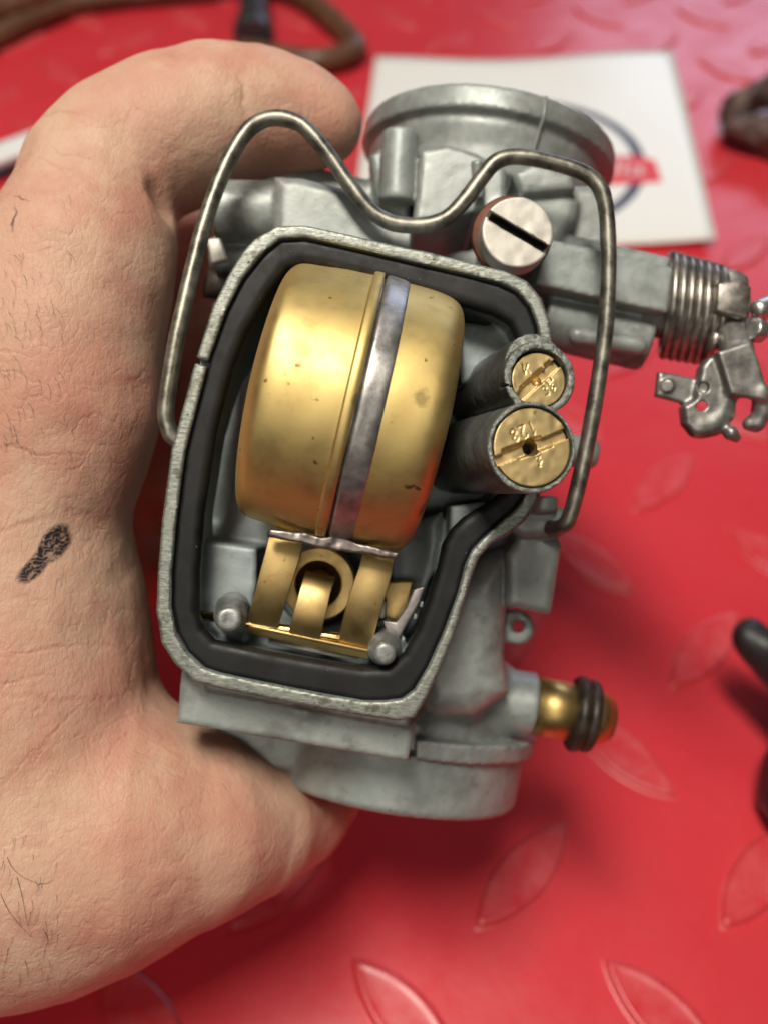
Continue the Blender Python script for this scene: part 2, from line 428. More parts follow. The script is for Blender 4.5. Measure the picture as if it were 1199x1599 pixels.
# ---- bowl casting
b = Field((-36, -34, -34), (27, 45, 2.5), 0.27)
b.ext(RIM, 0.0, -4.0, .25)
def inset(poly, mm, z=0):
    pts = [P(x, y, z)[:2] for x, y in poly]; c = np.mean(pts, axis=0)
    return [tuple(p + (c - p) / np.linalg.norm(c - p) * mm) for p in pts]
b.ext(inset(RIM, 1.0), -3.5, -30.0, .6, k=.8, px=False)
b.ext(RIM_IN, 3.0, -3.0, .1, sub=True, zp=0)
b.ext(inset(GAS_IN, -1.2), 3.0, -20.0, .1, k=1.2, sub=True, px=False)
b.ext([(306, 842), (402, 856), (400, 915), (390, 968), (372, 1010), (306, 1010)], -9.5, -24, .7, k=1.0)        # pivot pedestals
b.ext([(572, 985), (600, 962), (628, 985), (640, 1030), (570, 1030)], -8.0, -24, .5, k=.6)
b.ext([(712, 500), (800, 512), (812, 575), (720, 600)], -9.0, -24, .8, k=1.0)                                   # pad beside the small jet
b.ext([(703, 790), (765, 782), (805, 700), (830, 760), (760, 812), (700, 850)], -6.0, -24, .6, k=.6)
b.ext([(610, 820), (690, 800), (694, 850), (662, 925), (610, 915)], -10.0, -24, 2.0, k=1.5)
b.cone(P(628, 800, -9), P(632, 900, -9), 4.2, 3.6, k=1.2, sub=True)
b.cyl(P(499, 908, -8), P(499, 908, -26), 7.2, .1, sub=True)
b.cone(P(338, 560, -20), P(330, 800, -20), 4, 4, k=2, sub=True)
# cast-in parting nick on the left rim
nick = P(302, 561, 0)
b.box(nick, frame((0.3, 1, 0)), (3, 3, .35), .05, sub=True)
b.noise(.03, 2.8, 3); b.noise(.02, .9, 4)
bowl = b.mesh('float_bowl', M['bowl'], carb, adapt=0.0)
bowl.data.materials.append(M['rim'])
me = bowl.data; nv = len(me.polygons); cz = np.empty(nv * 3, np.float32); nn = np.empty(nv * 3, np.float32)
me.polygons.foreach_get('center', cz); me.polygons.foreach_get('normal', nn)
cz = cz.reshape(-1, 3); nn = nn.reshape(-1, 3)
mi = ((cz[:, 2] > -0.0011) & (nn[:, 2] > .35)).astype(np.int32)
me.polygons.foreach_set('material_index', mi)

# ---- rubber gasket
g = Field((-34, -32, -4), (25, 42, 1), 0.2)
g.ext(RIM_IN, -.8, -3.4, .6, zp=.2)
g.ext(GAS_IN, 1.0, -5.0, .45, sub=True, k=1.6, zp=-.8)
g.noise(.02, 2.6, 8)
g.mesh('gasket', M['gasket'], carb)

# ---- main castings
B0 = P(600, 1250, -40); T0 = P(765, 220, -46); AX = (T0 - B0) / np.linalg.norm(T0 - B0)
def tY(Y): return (Y - B0[1]) / AX[1]
q = Field((-46, -58, -74), (56, 76, -3), 0.42)
q.lathe(B0, AX, [(tY(-49.2), 22.6), (tY(-48.4), 23.3), (tY(-39.5), 23.6)], k=.5)
q.lathe(B0, AX, [(tY(-41), 21), (tY(-36), 21.5), (tY(-24), 19.5), (tY(-12), 17.2), (tY(8), 17)], k=1.2)
q.lathe(B0, AX, [(tY(-39.6), 24.9), (tY(-36.6), 25.1)], k=.6, clip=lambda X, Y, Z: (P(650, 1170, -16)[0] - X) + 0 * Y + 0 * Z)
q.lathe(B0, AX, [(tY(0), 17), (tY(55), 17)], k=1.0)
q.lathe(B0, AX, [(tY(50), 17), (tY(54), 17.4), (tY(56), 20.4), (tY(60), 20.9), (tY(63.0), 21.9), (tY(64.2), 21.9), (tY(64.9), 23.5), (tY(68.4), 23.4), (tY(68.9), 22.9)], k=.8)
q.cyl(B0 + AX * tY(66.5), B0 + AX * tY(80), 21.6, .1, sub=True)
q.cyl(B0 + AX * tY(30), B0 + AX * tY(80), 14.5, .1, sub=True)
q.cyl(B0 + AX * tY(-60), B0 + AX * tY(-20), 20, .1, sub=True)
# slide barrel and block behind the bowl
q.ext([(330, 470), (500, 400), (760, 430), (820, 500), (800, 760), (720, 860), (640, 1090), (360, 1060), (310, 850)], -28, -60, 2, k=1.5)
# web from bowl to lower right body
q.ext([(640, 1050), (700, 905), (752, 868), (800, 850), (806, 905), (796, 960), (792, 1050), (800, 1090), (740, 1130), (660, 1130)], -15, -40, 5, k=3)
q.ext([(283, 1046), (650, 1128), (648, 1140), (637, 1190), (276, 1130)], -6.5, -15, .5, k=.4)      # mounting plate
q.ext([(320, 1080), (606, 1130), (606, 1214), (350, 1200)], -23, -40, 1.2, k=1)
q.ext([(320, 1060), (640, 1110), (640, 1140), (320, 1080)], -4.5, -14, .4, k=.4)
# inlet boss
q.cyl(P(740, 1086, -30), P(833, 1101, -30), rad(50, -30), .5, k=2.0)
# bracket lug, ear and knob on the right
q.ext([(806, 842), (814, 836), (872, 842), (879, 852), (861, 962), (791, 948), (790, 865)], -14, -30, 1.3, k=.4)
q.ext([(800, 795), (880, 792), (892, 808), (882, 838), (815, 842), (796, 828)], -12, -24, 1.6, k=.6)
q.cyl(P(848, 800, -11), P(848, 775, -11), 2.2, .5, k=.6)
q.ext([(770, 952), (806, 955), (806, 1003), (770, 1006)], -22, -26, .4, k=.6)
q.cyl(P(808, 980, -22), P(808, 980, -26), rad(26, -22), .4, k=.5)
q.cyl(P(808, 978, -18), P(808, 978, -30), rad(9, -22), .1, sub=True)
q.cyl(P(820, 690, -22), P(930, 710, -24), rad(25, -24), 1.2, k=.4)
# top left casting and barrels
q.ext([(426, 270), (470, 272), (540, 290), (600, 325), (655, 352), (668, 392), (640, 420), (440, 400), (424, 360)], -13, -42, 2.2, k=1.2)
q.cyl(P(338, 330, -19), P(460, 332, -19), rad(47, -19), .8, k=.5)
q.cyl(P(384, 270, -31), P(600, 318, -34), rad(30, -31), .7, k=.5)
q.cyl(P(330, 398, -24), P(450, 405, -24), rad(28, -24), .6, k=.6)
# boss, block and slot under the bell
q.cyl(P(626, 206, -25), P(618, 318, -25), rad(29, -25), .7, k=.5)
q.ext([(655, 232), (700, 224), (742, 236), (790, 262), (792, 320), (720, 338), (642, 356), (650, 300)], -19, -44, 1.1, k=.8)
q.ext([(656, 316), (700, 318), (704, 352), (652, 350)], -10, -46, .3, sub=True)
q.ext([(640, 354), (700, 345), (740, 332), (752, 350), (752, 440), (640, 420)], -8, -72, .5, sub=True, zp=-20)
q.ext([(575, 240), (600, 225), (640, 300), (640, 350), (590, 320)], -27, -50, 1.2, k=1)
q.ext([(800, 268), (836, 252), (897, 268), (900, 296), (812, 305)], -17, -44, 1.2, k=.8)
q.ext([(820, 300), (890, 292), (908, 312), (902, 345), (868, 388), (800, 400)], -19, -44, 1.8, k=.6)
q.ext([(862, 285), (930, 285), (960, 310), (957, 400), (950, 416), (850, 400)], -22, -50, 2.2, k=1.0)
q.cyl(P(797, 367, -12), P(797, 367, -40), rad(58, -12), .5, k=.6)
q.cyl(P(744, 250, -15.5), P(748, 310, -17), 1.0, .3, k=.5)
# arm on the right
a0, a1 = P(850, 414, -19), P(1034, 455, -20); ax = (a1 - a0) / np.linalg.norm(a1 - a0); up = np.array([-ax[1], ax[0], 0]); fw = np.cross(ax, up)
if fw[2] < 0: fw = -fw
L = np.linalg.norm(a1 - a0)
q.box((a0 + a1) / 2 - fw * 2.4, (ax, up, fw), (L / 2 + 1, 3.75, 4.2), .25, k=.3)
q.box((a0 + a1) / 2 + up * 2.6 - fw * 4.2, (ax, up, fw), (L / 2 + 1, 3.6, 3.2), .9, k=.2)
q.cyl(P(846, 492, -27), P(1010, 530, -27), rad(50, -27), .6, k=.5)
q.cone(P(900, 524, -20), P(994, 540, -20.5), rad(14, -20), rad(15, -20), k=.3)
q.noise(.05, 5, 11); q.noise(.035, 1.2, 12)
body = q.mesh('body_casting', M['zinc'], carb)
# parting seam on the bell: a thin raised line
seam = [B0 + AX * tY(Y) + (np.array([0.30, 0, 0.954]) * r) for Y, r in ((68.7, 22.6), (68.5, 23.45), (66, 23.5), (64.8, 23.5), (64.0, 22.9), (62, 22.2), (60, 21.4), (57.5, 21.2))]
tube('mould_seam', seam, .28, M['zinc'], carb, n=8)

seam = [B0 + AX * tY(Y) + np.array([0, 0, 1.0]) * r for Y, r in ((-40.2, 23.25), (-44, 23.2), (-47.4, 23.1))]
tube('mould_seam', seam, .22, M['zinc'], carb, n=8)
# ---- jet towers (two tubes with rough ends)
J1t, J1b = P(843, 590, 13.5), P(748, 628, -20)
J2t, J2b = P(830, 699, 16.5), P(712, 716, -20)
j = Field((5, -6, -21), (34, 28, 19), 0.2)
r1, r2 = rad(58, 13.5), rad(72, 16.5)
a1_ = (J1t - J1b); a1_ /= np.linalg.norm(a1_); a2_ = (J2t - J2b); a2_ /= np.linalg.norm(a2_)
n1 = np.array([.16, .10, 1]); n1 /= np.linalg.norm(n1); n2 = np.array([.15, .06, 1]); n2 /= np.linalg.norm(n2)
def obl(fl, top, bot, r, nrm, k=0, sub=False, extra=0.0):
    d = (top - bot); dn = d / np.linalg.norm(d)
    def fn(X, Y, Z):
        t = (Z - top[2]) / dn[2]
        cx, cy = top[0] + dn[0] * t, top[1] + dn[1] * t
        dr = np.sqrt((X - cx) ** 2 + (Y - cy) ** 2) - r
        dt = (X - top[0]) * nrm[0] + (Y - top[1]) * nrm[1] + (Z - top[2]) * nrm[2] - extra
        e = .22
        d1, d2 = dr + e, dt + e
        return np.maximum(np.minimum(np.maximum(d1, d2), 0) + np.sqrt(np.maximum(d1, 0) ** 2 + np.maximum(d2, 0) ** 2) - e, (bot[2] - Z))
    lo = np.minimum(top, bot) - r - 1; hi = np.maximum(top, bot) + r + 1
    fl.put(lo, hi, fn, k, sub)
obl(j, J1t, J1b, r1, n1)
obl(j, J1t + np.array([-.5, 2.1, -1.6]), J1b + np.array([0, 2.0, 0]), r1 * .82, n1, k=.5)
obl(j, J2t, J2b, r2, n2, k=.25)
j.cyl(J1t - n1 * 9 , J1t + n1 * 3, rad(46, 13), .05, sub=True)
j.cyl(J2t - n2 * 10 + np.array([.15, .1, 0]), J2t + n2 * 3 + np.array([.15, .1, 0]), rad(64.5, 16), .05, sub=True)
j.box(J1t + np.array([-4.3, -1.0, 0]), frame((0.25, 1, 0)), (2.2, 2.2, .12), .02, sub=True)
j.noise(.04, 2.0, 21); j.noise(.04, .6, 22)
tw = j.mesh('jet_tower', M['tower'], carb); tw.data.materials.append(M['rough_end'])
me = tw.data; nv = len(me.polygons); cz = np.empty(nv * 3, np.float32); nn = np.empty(nv * 3, np.float32)
me.polygons.foreach_get('center', cz); me.polygons.foreach_get('normal', nn); cz = cz.reshape(-1, 3); nn = nn.reshape(-1, 3)
me.polygons.foreach_set('material_index', ((cz[:, 2] > .0105) & (nn[:, 2] > .45)).astype(np.int32))

# ---- digits struck into brass, as strokes in a unit cell
GL = {'1': [[(.25, .75), (.5, 1), (.5, 0)]],
      '2': [[(.12, .78), (.28, .98), (.62, 1), (.85, .8), (.8, .58), (.12, 0), (.9, 0)]],
      '3': [[(.12, .95), (.6, 1), (.82, .78), (.45, .54), (.86, .3), (.6, 0), (.1, .06)]],
      '8': [[(.5, .54), (.15, .76), (.5, 1), (.85, .76), (.5, .54), (.1, .26), (.5, 0), (.9, .26), (.5, .54)]],
      'X': [[(0, 1), (.45, .5), (1, 1)], [(0, 0), (.45, .5), (1, 0)], [(0, 1), (0, .2)]],
      'Z': [[(.1, 1), (.9, 1), (.35, .5), (.9, .5), (.1, 0), (.5, 0)]]}
def stamp(fl, text, cen, nrm, xdir, size, depth=.085, w=.09):
    nrm = nrm / np.linalg.norm(nrm); xd = np.array(xdir, float); xd -= nrm * (xd @ nrm); xd /= np.linalg.norm(xd); yd = np.cross(nrm, xd)
    tot = len(text) * .78 * size
    for i, ch in enumerate(text):
        for st in GL[ch]:
            pts = [cen + xd * (-tot / 2 + i * .78 * size + x * .6 * size) + yd * (y - .5) * size + nrm * (w - depth) for x, y in st]
            for a, b_ in zip(pts[:-1], pts[1:]): fl.cone(a, b_, w, w, sub=True)
def jet(name, cen, nrm, r, slot_dir, slot_w, hole, stamps, notch, dish):
    f = Field(cen - r - 2, cen + r + 2, 0.085)
    f.cyl(cen - nrm * 3.5, cen, r, .12)
    sd = np.array(slot_dir, float); sd -= nrm * (sd @ nrm); sd /= np.linalg.norm(sd); sv = np.cross(nrm, sd)
    f.box(cen - nrm * .1, (sd, sv, nrm), (r + 1, slot_w / 2, .75), .08, sub=True)
    f.cone(cen + nrm * .5, cen - nrm * .9, dish, dish * .75, sub=True)
    for t, s_, l_, wd in notch: f.box(cen + sd * t + sv * s_, (sd, sv, nrm), (l_, wd, .32), .1, k=.25, sub=True)
    if hole: f.cyl(cen - nrm * 4, cen + nrm, hole, .02, sub=True)
    for tx, off, xd, size in stamps: stamp(f, tx, cen + sd * off[0] + sv * off[1], nrm, xd, size)
    f.noise(.04, .9, 31)
    return f.mesh(name, M['jet'], carb)
S1 = np.array([70, 62, 0.0]); S2 = np.array([117, 46, 0.0])
c1 = J1t - n1 * .8 + np.array([.05, -.05, 0]); c2 = J2t - n2 * .6 + np.array([.2, .15, 0])
jet('idle_jet', c1, n1, rad(43.5, 13), S1, rad(15, 13), 0, [('X', (-.2, 2.0), (.9, .25, 0), 1.15), ('38', (.35, -1.75), (.85, .53, 0), 1.15)], [(.6, .35, .8, .5), (-1.6, .55, 1.0, .25), (1.0, -.7, .35, .5), (2.4, .6, .5, .3)], .80)
jet('main_jet', c2, n2, rad(62, 16), S2, rad(16, 16), rad(9.5, 16), [('128', (-.45, 2.15), (-.95, -.38, 0), 1.55), ('Z', (.3, -2.0), (.9, .3, 0), 1.2)], [(-2.2, .7, 1.5, .3), (-1.2, -.6, .9, .18), (1.6, -.65, .9, .22), (.8, .55, .8, .3)], 1.25)
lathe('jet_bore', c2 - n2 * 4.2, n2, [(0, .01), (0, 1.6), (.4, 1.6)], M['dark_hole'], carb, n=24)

# ================================================================ float
flo = empty('float'); flo.parent = carb
FA = np.array([.972, -.222, -.05]); FA /= np.linalg.norm(FA)
def wob(t, q): return .05 * math.sin(3 * q + t * .4) + .03 * math.sin(7 * q + t)
left = smooth_prof([(-15.4, .01), (-15.3, 4), (-14.95, 8.5), (-14.4, 12.6), (-13.85, 15.4), (-13.3, 16.9), (-12.4, 17.9), (-11.2, 18.35), (-9, 18.6), (-5, 18.95), (-2.5, 19.1), (-1.0, 19.15)], 5)
left = [np.array((t if t > -4 else -4 + (t + 4) * .915, rr)) for t, rr in left]
left += [np.array(p) for p in ((-.95, 19.62), (-.75, 19.72), (-.2, 19.75), (.35, 19.72), (.5, 19.55), (.52, 19.1))]
lathe('float_shell', FC, FA, left, M['float'], flo, 160, wob)
right = smooth_prof([(4.0, 19.1), (6.5, 19.0), (9.4, 18.8), (11.0, 18.5), (12.1, 17.9), (12.9, 16.8), (13.35, 15.2), (13.8, 12), (14.2, 8), (14.45, 3.5), (14.5, .01)], 5)
right = [np.array((t if t < 5 else 5 + (t - 5) * .92, rr)) for t, rr in right]
lathe('float_shell', FC, FA, right, M['float'], flo, 160, wob)
lathe('solder_band', FC, FA, smooth_prof([(.45, 18.9), (.72, 18.95), (.95, 19.42), (1.4, 19.55), (2.4, 19.5), (3.4, 19.4), (4.05, 19.2), (4.25, 18.9)], 4), M['solder'], flo, 200,
      lambda t, q: .012 * math.sin(9 * q + 3 * t) + .012 * math.sin(23 * q + t))
# solder bar under the float, brass arms, tongue and hinge wrap
f = Field(P(405, 900, -8) - 2, P(640, 800, 8) + 2, 0.2)
f.ext([(420, 826), (470, 831), (500, 838), (530, 834), (560, 848), (624, 863), (619, 873), (560, 864), (520, 860), (470, 848), (416, 838)], 4.2, 2.2, .35)
f.noise(.16, 1.1, 5)
f.mesh('solder_bar', M['old_solder'], flo)
wx = P(553, 1010, -4) - P(403, 978, -4)
def z_(*p): return [P(*q) for q in p]
ribbon('float_arm', z_((449, 832, -1), (441, 868, -.5), (430, 905, -.6), (419, 945, -1.6), (411, 972, -3.4), (408, 990, -5.5)), [rad(w, -2) for w in (54, 54, 52, 50, 50, 50)], .55, wx, M['arm'], flo)
ribbon('float_arm', z_((592, 862, -1), (586, 892, -.5), (573, 932, -.8), (563, 968, -1.8), (555, 1000, -3.6), (551, 1024, -5.8)), [rad(w, -2) for w in (50, 52, 54, 54, 52, 50)], .55, wx, M['arm'], flo)
ribbon('float_tongue', z_((501, 896, -6), (500, 900, -4.3), (497, 908, -3.2), (492, 925, -2.4), (486, 950, -2.0), (480, 972, -2.2), (476, 990, -3.4), (473, 1006, -5.8)), [rad(w, -2) for w in (48, 48, 48, 48, 50, 50, 50, 50)], .55, wx, M['arm'], flo)
ribbon('hinge_wrap', z_((483, 996, -3.9), (481, 1001, -4.2), (479, 1006, -5.4), (478, 1010, -7.5)), rad(196, -3), .5, wx, M['arm'], flo, bev=.2)
tube('hinge_pin', [P(313, 960, -3.9), P(400, 975, -4.7), P(520, 994, -4.7), P(606, 1009, -4.7)], rad(7.5, -5), M['pin'], carb, n=20)
tube('hinge_pin_wire', [P(420, 1000, -7.5), P(560, 1028, -7.5)], rad(5, -7), M['bright'], carb, n=10)

# pivot posts
for (bx, by, tx, ty, br, tr, zt) in ((366, 948, 358, 968, 29, 20, 1.0), (598, 998, 601, 1021, 29, 18, 1.0)):
    p0, p1 = P(bx, by, -12), P(tx, ty, zt)
    f = Field(np.minimum(p0, p1) - 6, np.maximum(p0, p1) + 6, .2); d = (p1 - p0) / np.linalg.norm(p1 - p0)
    f.cone(p0, p1 - d * 4.5, rad(br, -8), rad(br - 3, -3)); f.cyl(p1 - d * 6, p1, rad(tr, 0), .7, k=1.0); f.noise(.1, 1.2, 6)
    o = f.mesh('pivot_post', M['pewter'], carb)
# needle seat
sx = P(497, 912, -9.5)
lathe('needle_seat', sx, (0, 0, 1), [(-6, 5.5), (-.12, 5.5), (-.03, 5.45), (0, 5.35), (0, 5.2), (0, 4.0), (0, 3.6), (-.04, 3.48), (-.14, 3.42), (-.3, 3.4), (-6, 3.4), (-6.1, .01)], M['arm'], carb, 64)
lathe('needle_valve', sx - np.array([0.3, .4, 5.5]), (0, 0, 1), [(0, 2.2), (6, 2.1), (6.6, 1.6), (7, .01)], M['arm'], carb, 32)
prism('brass_tab', [(592, 908), (645, 908), (640, 930), (632, 972), (596, 968)], -9, -14, M['arm'], carb, .3)
prism('retainer_strip', [(646, 920), (664, 915), (655, 940), (622, 998), (604, 988), (596, 968), (618, 972), (634, 948)], -6, -7.5, M['seat_white'], carb, .25)
prism('retainer_tab', [(592, 940), (604, 936), (602, 968), (590, 966)], -7.5, -9, M['lever'], carb, .2)
for k_ in (1, 2, 4):
    x = 668 - k_ * 9.5; y = 926 + k_ * 18
    prism('retainer_tooth', [(x - 2, y - 4), (x + 2.5, y - 2 - k_ % 2 * 3), (x + 1, y + 5), (x - 4, y + 3 + k_ % 3)], -5.2, -6.5, M['zinc'], carb, .15)

# ================================================================ bail wire
wp = [(296, 686, -4.2), (284, 690, -4.0), (270, 683, -3.6), (263, 668, -3.4), (259, 645, -3.4), (264, 600, -3.6), (274, 540, -4), (287, 480, -4.6), (303, 412, -5.5), (321, 345, -6.5), (342, 285, -7.5), (363, 240, -8),
      (385, 206, -8.5), (408, 189, -9), (432, 184, -9), (456, 188, -9), (480, 202, -9), (512, 240, -9), (545, 287, -9), (575, 325, -9), (606, 346, -9), (640, 352, -9), (672, 350, -9), (700, 338, -9), (725, 313, -9),
      (752, 277, -9), (772, 254, -9), (796, 245, -9), (825, 246, -9), (860, 253, -9), (900, 265, -9), (922, 277, -9), (938, 297, -9), (946, 330, -9), (949, 380, -9), (949, 440, -9), (946, 500, -9), (939, 560, -9), (928, 630, -9),
      (915, 700, -9), (903, 755, -9), (892, 797, -9.2), (884, 816, -9.6), (872, 824, -10.5), (858, 825, -12)]
sp = smooth_prof([P(*p) for p in wp], 6)
tube('bail_wire', sp, lambda t: rad(12.6, -8) * (1 + .02 * math.sin(t * 140)), M['wire'], carb, n=20, wob=.025)

# ================================================================ plug screw and washer
def slotted(name, cen, nrm, r, th, sd, sw, mat, depth=1.1):
    f = Field(cen - r - 1.5, cen + r + 1.5, .14); f.cyl(cen - nrm * th, cen, r, .3)
    sd = np.array(sd, float); sd /= np.linalg.norm(sd); sv = np.cross(nrm, sd)
    f.box(cen, (sd, sv, nrm), (r + 1, sw / 2, depth), .05, sub=True)
    f.cone(cen + sd * 2.0 + sv * .25 + nrm * .1, cen + sd * 2.6 + sv * .25 - nrm * .4, .55, .5, sub=True); f.noise(.06, 1.5, 9)
    return f.mesh(name, mat, carb)
zax = np.array([0.06, 0.05, 1.0]); zax /= np.linalg.norm(zax)
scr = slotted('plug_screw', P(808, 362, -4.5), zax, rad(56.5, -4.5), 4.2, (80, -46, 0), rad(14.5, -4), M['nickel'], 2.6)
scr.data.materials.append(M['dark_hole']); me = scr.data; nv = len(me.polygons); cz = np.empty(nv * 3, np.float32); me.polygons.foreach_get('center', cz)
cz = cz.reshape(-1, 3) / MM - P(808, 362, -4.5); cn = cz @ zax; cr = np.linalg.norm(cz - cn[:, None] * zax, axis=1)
me.polygons.foreach_set('material_index', ((cn < -.55) & (cr < rad(56.5, -4.5) - .45)).astype(np.int32))  # slot faces: dark grime colour that also paints in the shade of the recess
lathe('copper_washer', P(797, 371, -9.5), (0, 0, 1), [(0, 3), (0, rad(60, -10)), (.15, rad(62, -10)), (1.2, rad(62, -10)), (1.35, rad(60, -10)), (1.35, 3)], M['copper'], carb, 64)

# ================================================================ throttle stop spring, nut, lever
s0, s1 = P(1036, 476, -25), P(1118, 494, -25); sa = (s1 - s0) / np.linalg.norm(s1 - s0)
tilt = sa + np.array([0, .10, .16]); u_, v_, _ = frame(tilt)
pts = []
NT_ = 6.6; SL = np.linalg.norm(s1 - s0)
for i in range(int(NT_ * 32) + 1):
    t = i / (NT_ * 32); qq = 2 * math.pi * NT_ * t
    Rr = rad(76, -25) - .5 * t
    pts.append(s0 + sa * (SL * t) + (u_ * math.cos(qq) + v_ * math.sin(qq)) * Rr)
tube('torsion_spring', pts, rad(7.8, -22), M['spring'], carb, n=12)
tube('throttle_shaft', [P(1000, 470, -25), P(1150, 503, -25)], rad(50, -25), M['lever'], carb, n=32)
tube('spring_leg', [P(1100, 560, -22), P(1112, 540, -18), P(1120, 520, -17)], rad(8, -18), M['spring'], carb, n=10)
prism('stop_nut', [(1120, 440), (1160, 436), (1174, 448), (1168, 494), (1158, 498), (1117, 486)], -15, -23, M['spring'], carb, 1.0)
prism('stop_nut', [(1128, 420), (1150, 418), (1170, 430), (1172, 448), (1130, 444)], -19, -30, M['lever'], carb, .8)
f = Field(P(1150, 560, -28) - 3, P(1240, 440, -12) + 3, .25)
f.cone(P(1186, 482, -17), P(1197, 478, -18), rad(15, -17), rad(17, -17)); f.cyl(P(1172, 512, -14.5), P(1190, 520, -15.5), rad(18, -16), .5, k=.4); f.cone(P(1150, 520, -20), P(1186, 500, -18), 1.4, 1.1, k=.4)
f.noise(.12, 1.6, 3); f.mesh('cable_screw', M['bright'], carb)
f = Field(P(1010, 700, -26) - 3, P(1215, 480, -10) + 3, .22)
f.cone(P(1150, 548, -16), P(1140, 500, -20), rad(26, -16), rad(24, -20))
f.ext([(1120, 549), (1172, 532), (1184, 558), (1200, 616), (1195, 625), (1141, 616)], -12.6, -14.6, .5, k=.7)
f.ext([(1106, 558), (1126, 548), (1143, 612), (1132, 652), (1112, 678), (1086, 678), (1070, 662), (1067, 634), (1086, 622), (1092, 592), (1096, 572)], -14.2, -17.6, .7, k=.8)
f.ext([(1028, 580), (1048, 582), (1098, 594), (1096, 628), (1070, 630), (1024, 618)], -15.4, -17.2, .5, k=.8)
f.chain([(P(1187, 612, -14), 1.4), (P(1190, 640, -15.2), 1.5), (P(1179, 660, -15.8), 1.35), (P(1168, 662, -15.8), 1.0)], k=.8)
f.chain([(P(1136, 616, -15.4), 1.5), (P(1128, 645, -16), 1.6), (P(1112, 662, -16), 1.7), (P(1092, 666, -16), 1.6), (P(1080, 650, -16), 1.2)], k=1.0)
f.chain([(P(1128, 664, -15), .7), (P(1140, 676, -14.6), 1.0), (P(1148, 683, -15), .8)], k=.6)
f.cyl(P(1095, 634, -10), P(1095, 634, -22), .8, .05, sub=True); f.cyl(P(1098, 605, -10), P(1098, 605, -15.6), .85, .05, sub=True)
f.ext([(1150, 628), (1172, 628), (1176, 644), (1160, 652), (1150, 644)], -10, -22, .3, sub=True, zp=-15)
f.cyl(P(1041, 603, -15.9), P(1041, 603, -14.9), rad(11, -15), .3, k=.3)
f.noise(.03, 1.4, 4); f.mesh('throttle_lever', M['lever'], carb)

# ================================================================ fuel inlet
i0 = P(828, 1100, -30); ia = P(950, 1124, -32) - i0; ia /= np.linalg.norm(ia); rp = lambda r: rad(r, -30)
lathe('fuel_inlet', i0, ia, [(0, .01), (0, rp(45)), (rp(62), rp(46)), (rp(66), rp(42)), (rp(70), rp(36)), (rp(84), rp(36)), (rp(86), rp(46)), (rp(104), rp(46)), (rp(112), rp(43)), (rp(130), rp(35)), (rp(132), rp(24)), (rp(118), rp(20)), (rp(100), rp(19)), (rp(100), .01)], M['inlet'], carb, 20)
cc = i0 + ia * rp(78); u_, v_, _ = frame(ia + np.array([0, .1, .15]))
for off, ma, mi_ in ((0, 48, 12), (19, 47, 10.5)):
    ring_, fr_ = tube_data([cc + ia * rp(off) + (u_ * math.cos(t) + v_ * math.sin(t)) * rp(ma) + ia * rp(4) * math.sin(t + off) for t in np.linspace(0, 2 * math.pi, 64)], rp(mi_), 14)
    mesh_obj('hose_clip', ring_, fr_, M['clip'], carb)
# small bits seen at the left of the bowl
prism('choke_tip', [(322, 372), (344, 370), (356, 404), (330, 412)], -15, -17, M['nickel'], carb, .4)
tube('choke_rod', [P(322, 440, -20), P(380, 452, -22)], rad(24, -20), M['clip'], carb, n=20)

# ================================================================ HAND
hand = empty('hand', ROOT, label='bare left hand with a black ink smudge gripping the carburettor from behind', category='hand')
h = Field((-118, -100, -92), (4, 78, 14), 0.62)
def hc(*pts): return [(P(x, y, z), rad(r, z)) for x, y, z, r in pts]
h.chain(hc((506, 194, -27, 61), (470, 184, -27, 77), (400, 176, -26, 94), (335, 184, -25, 104), (262, 210, -24, 113), (196, 240, -23, 111), (152, 284, -21, 107)), k=2.5)
h.chain(hc((152, 284, -21, 107), (141, 365, -19, 123), (118, 430, -17, 144), (92, 520, -16, 144), (84, 560, -16, 143)), k=4)
h.chain(hc((84, 560, -16, 143), (96, 640, -16, 140), (70, 720, -17, 136), (30, 790, -18, 148), (15, 880, -20, 176), (20, 980, -22, 190)), k=5)
h.chain(hc((-110, 560, -24, 140), (-90, 660, -26, 180), (-110, 800, -30, 220), (-120, 1000, -32, 240), (-120, 1200, -32, 240)), k=8)
h.chain(hc((20, 980, -22, 190), (15, 1120, -22, 205), (-10, 1320, -22, 226)), k=8)
h.chain(hc((-10, 1320, -22, 226), (100, 1312, -22, 204), (225, 1290, -22, 174), (330, 1290, -23, 112), (400, 1288, -28, 80), (460, 1268, -38, 66), (505, 1240, -45, 54)), k=7)
h.chain(hc((-120, 1200, -32, 240), (-260, 1400, -28, 260), (-420, 1560, -20, 270)), k=10)
f_k = 2.0
h.chain(hc((-60, 520, -46, 120), (140, 450, -48, 98), (290, 402, -60, 88), (440, 400, -76, 76), (520, 410, -82, 66)), k=f_k)
h.chain(hc((-60, 680, -50, 120), (130, 640, -54, 96), (280, 610, -66, 86), (430, 610, -82, 74), (520, 620, -84, 66)), k=f_k)
h.chain(hc((-60, 860, -50, 110), (110, 830, -52, 84), (228, 876, -62, 66), (360, 870, -76, 62), (430, 868, -80, 56)), k=f_k)
h.chain(hc((20, 480, -50, 130), (120, 560, -54, 120), (140, 700, -56, 110), (100, 840, -54, 110)), k=4)
h.chain(hc((150, 520, -52, 100), (290, 515, -62, 84), (420, 520, -76, 70)), k=3)
h.chain(hc((120, 740, -54, 90), (250, 735, -64, 72), (360, 740, -76, 64)), k=3)
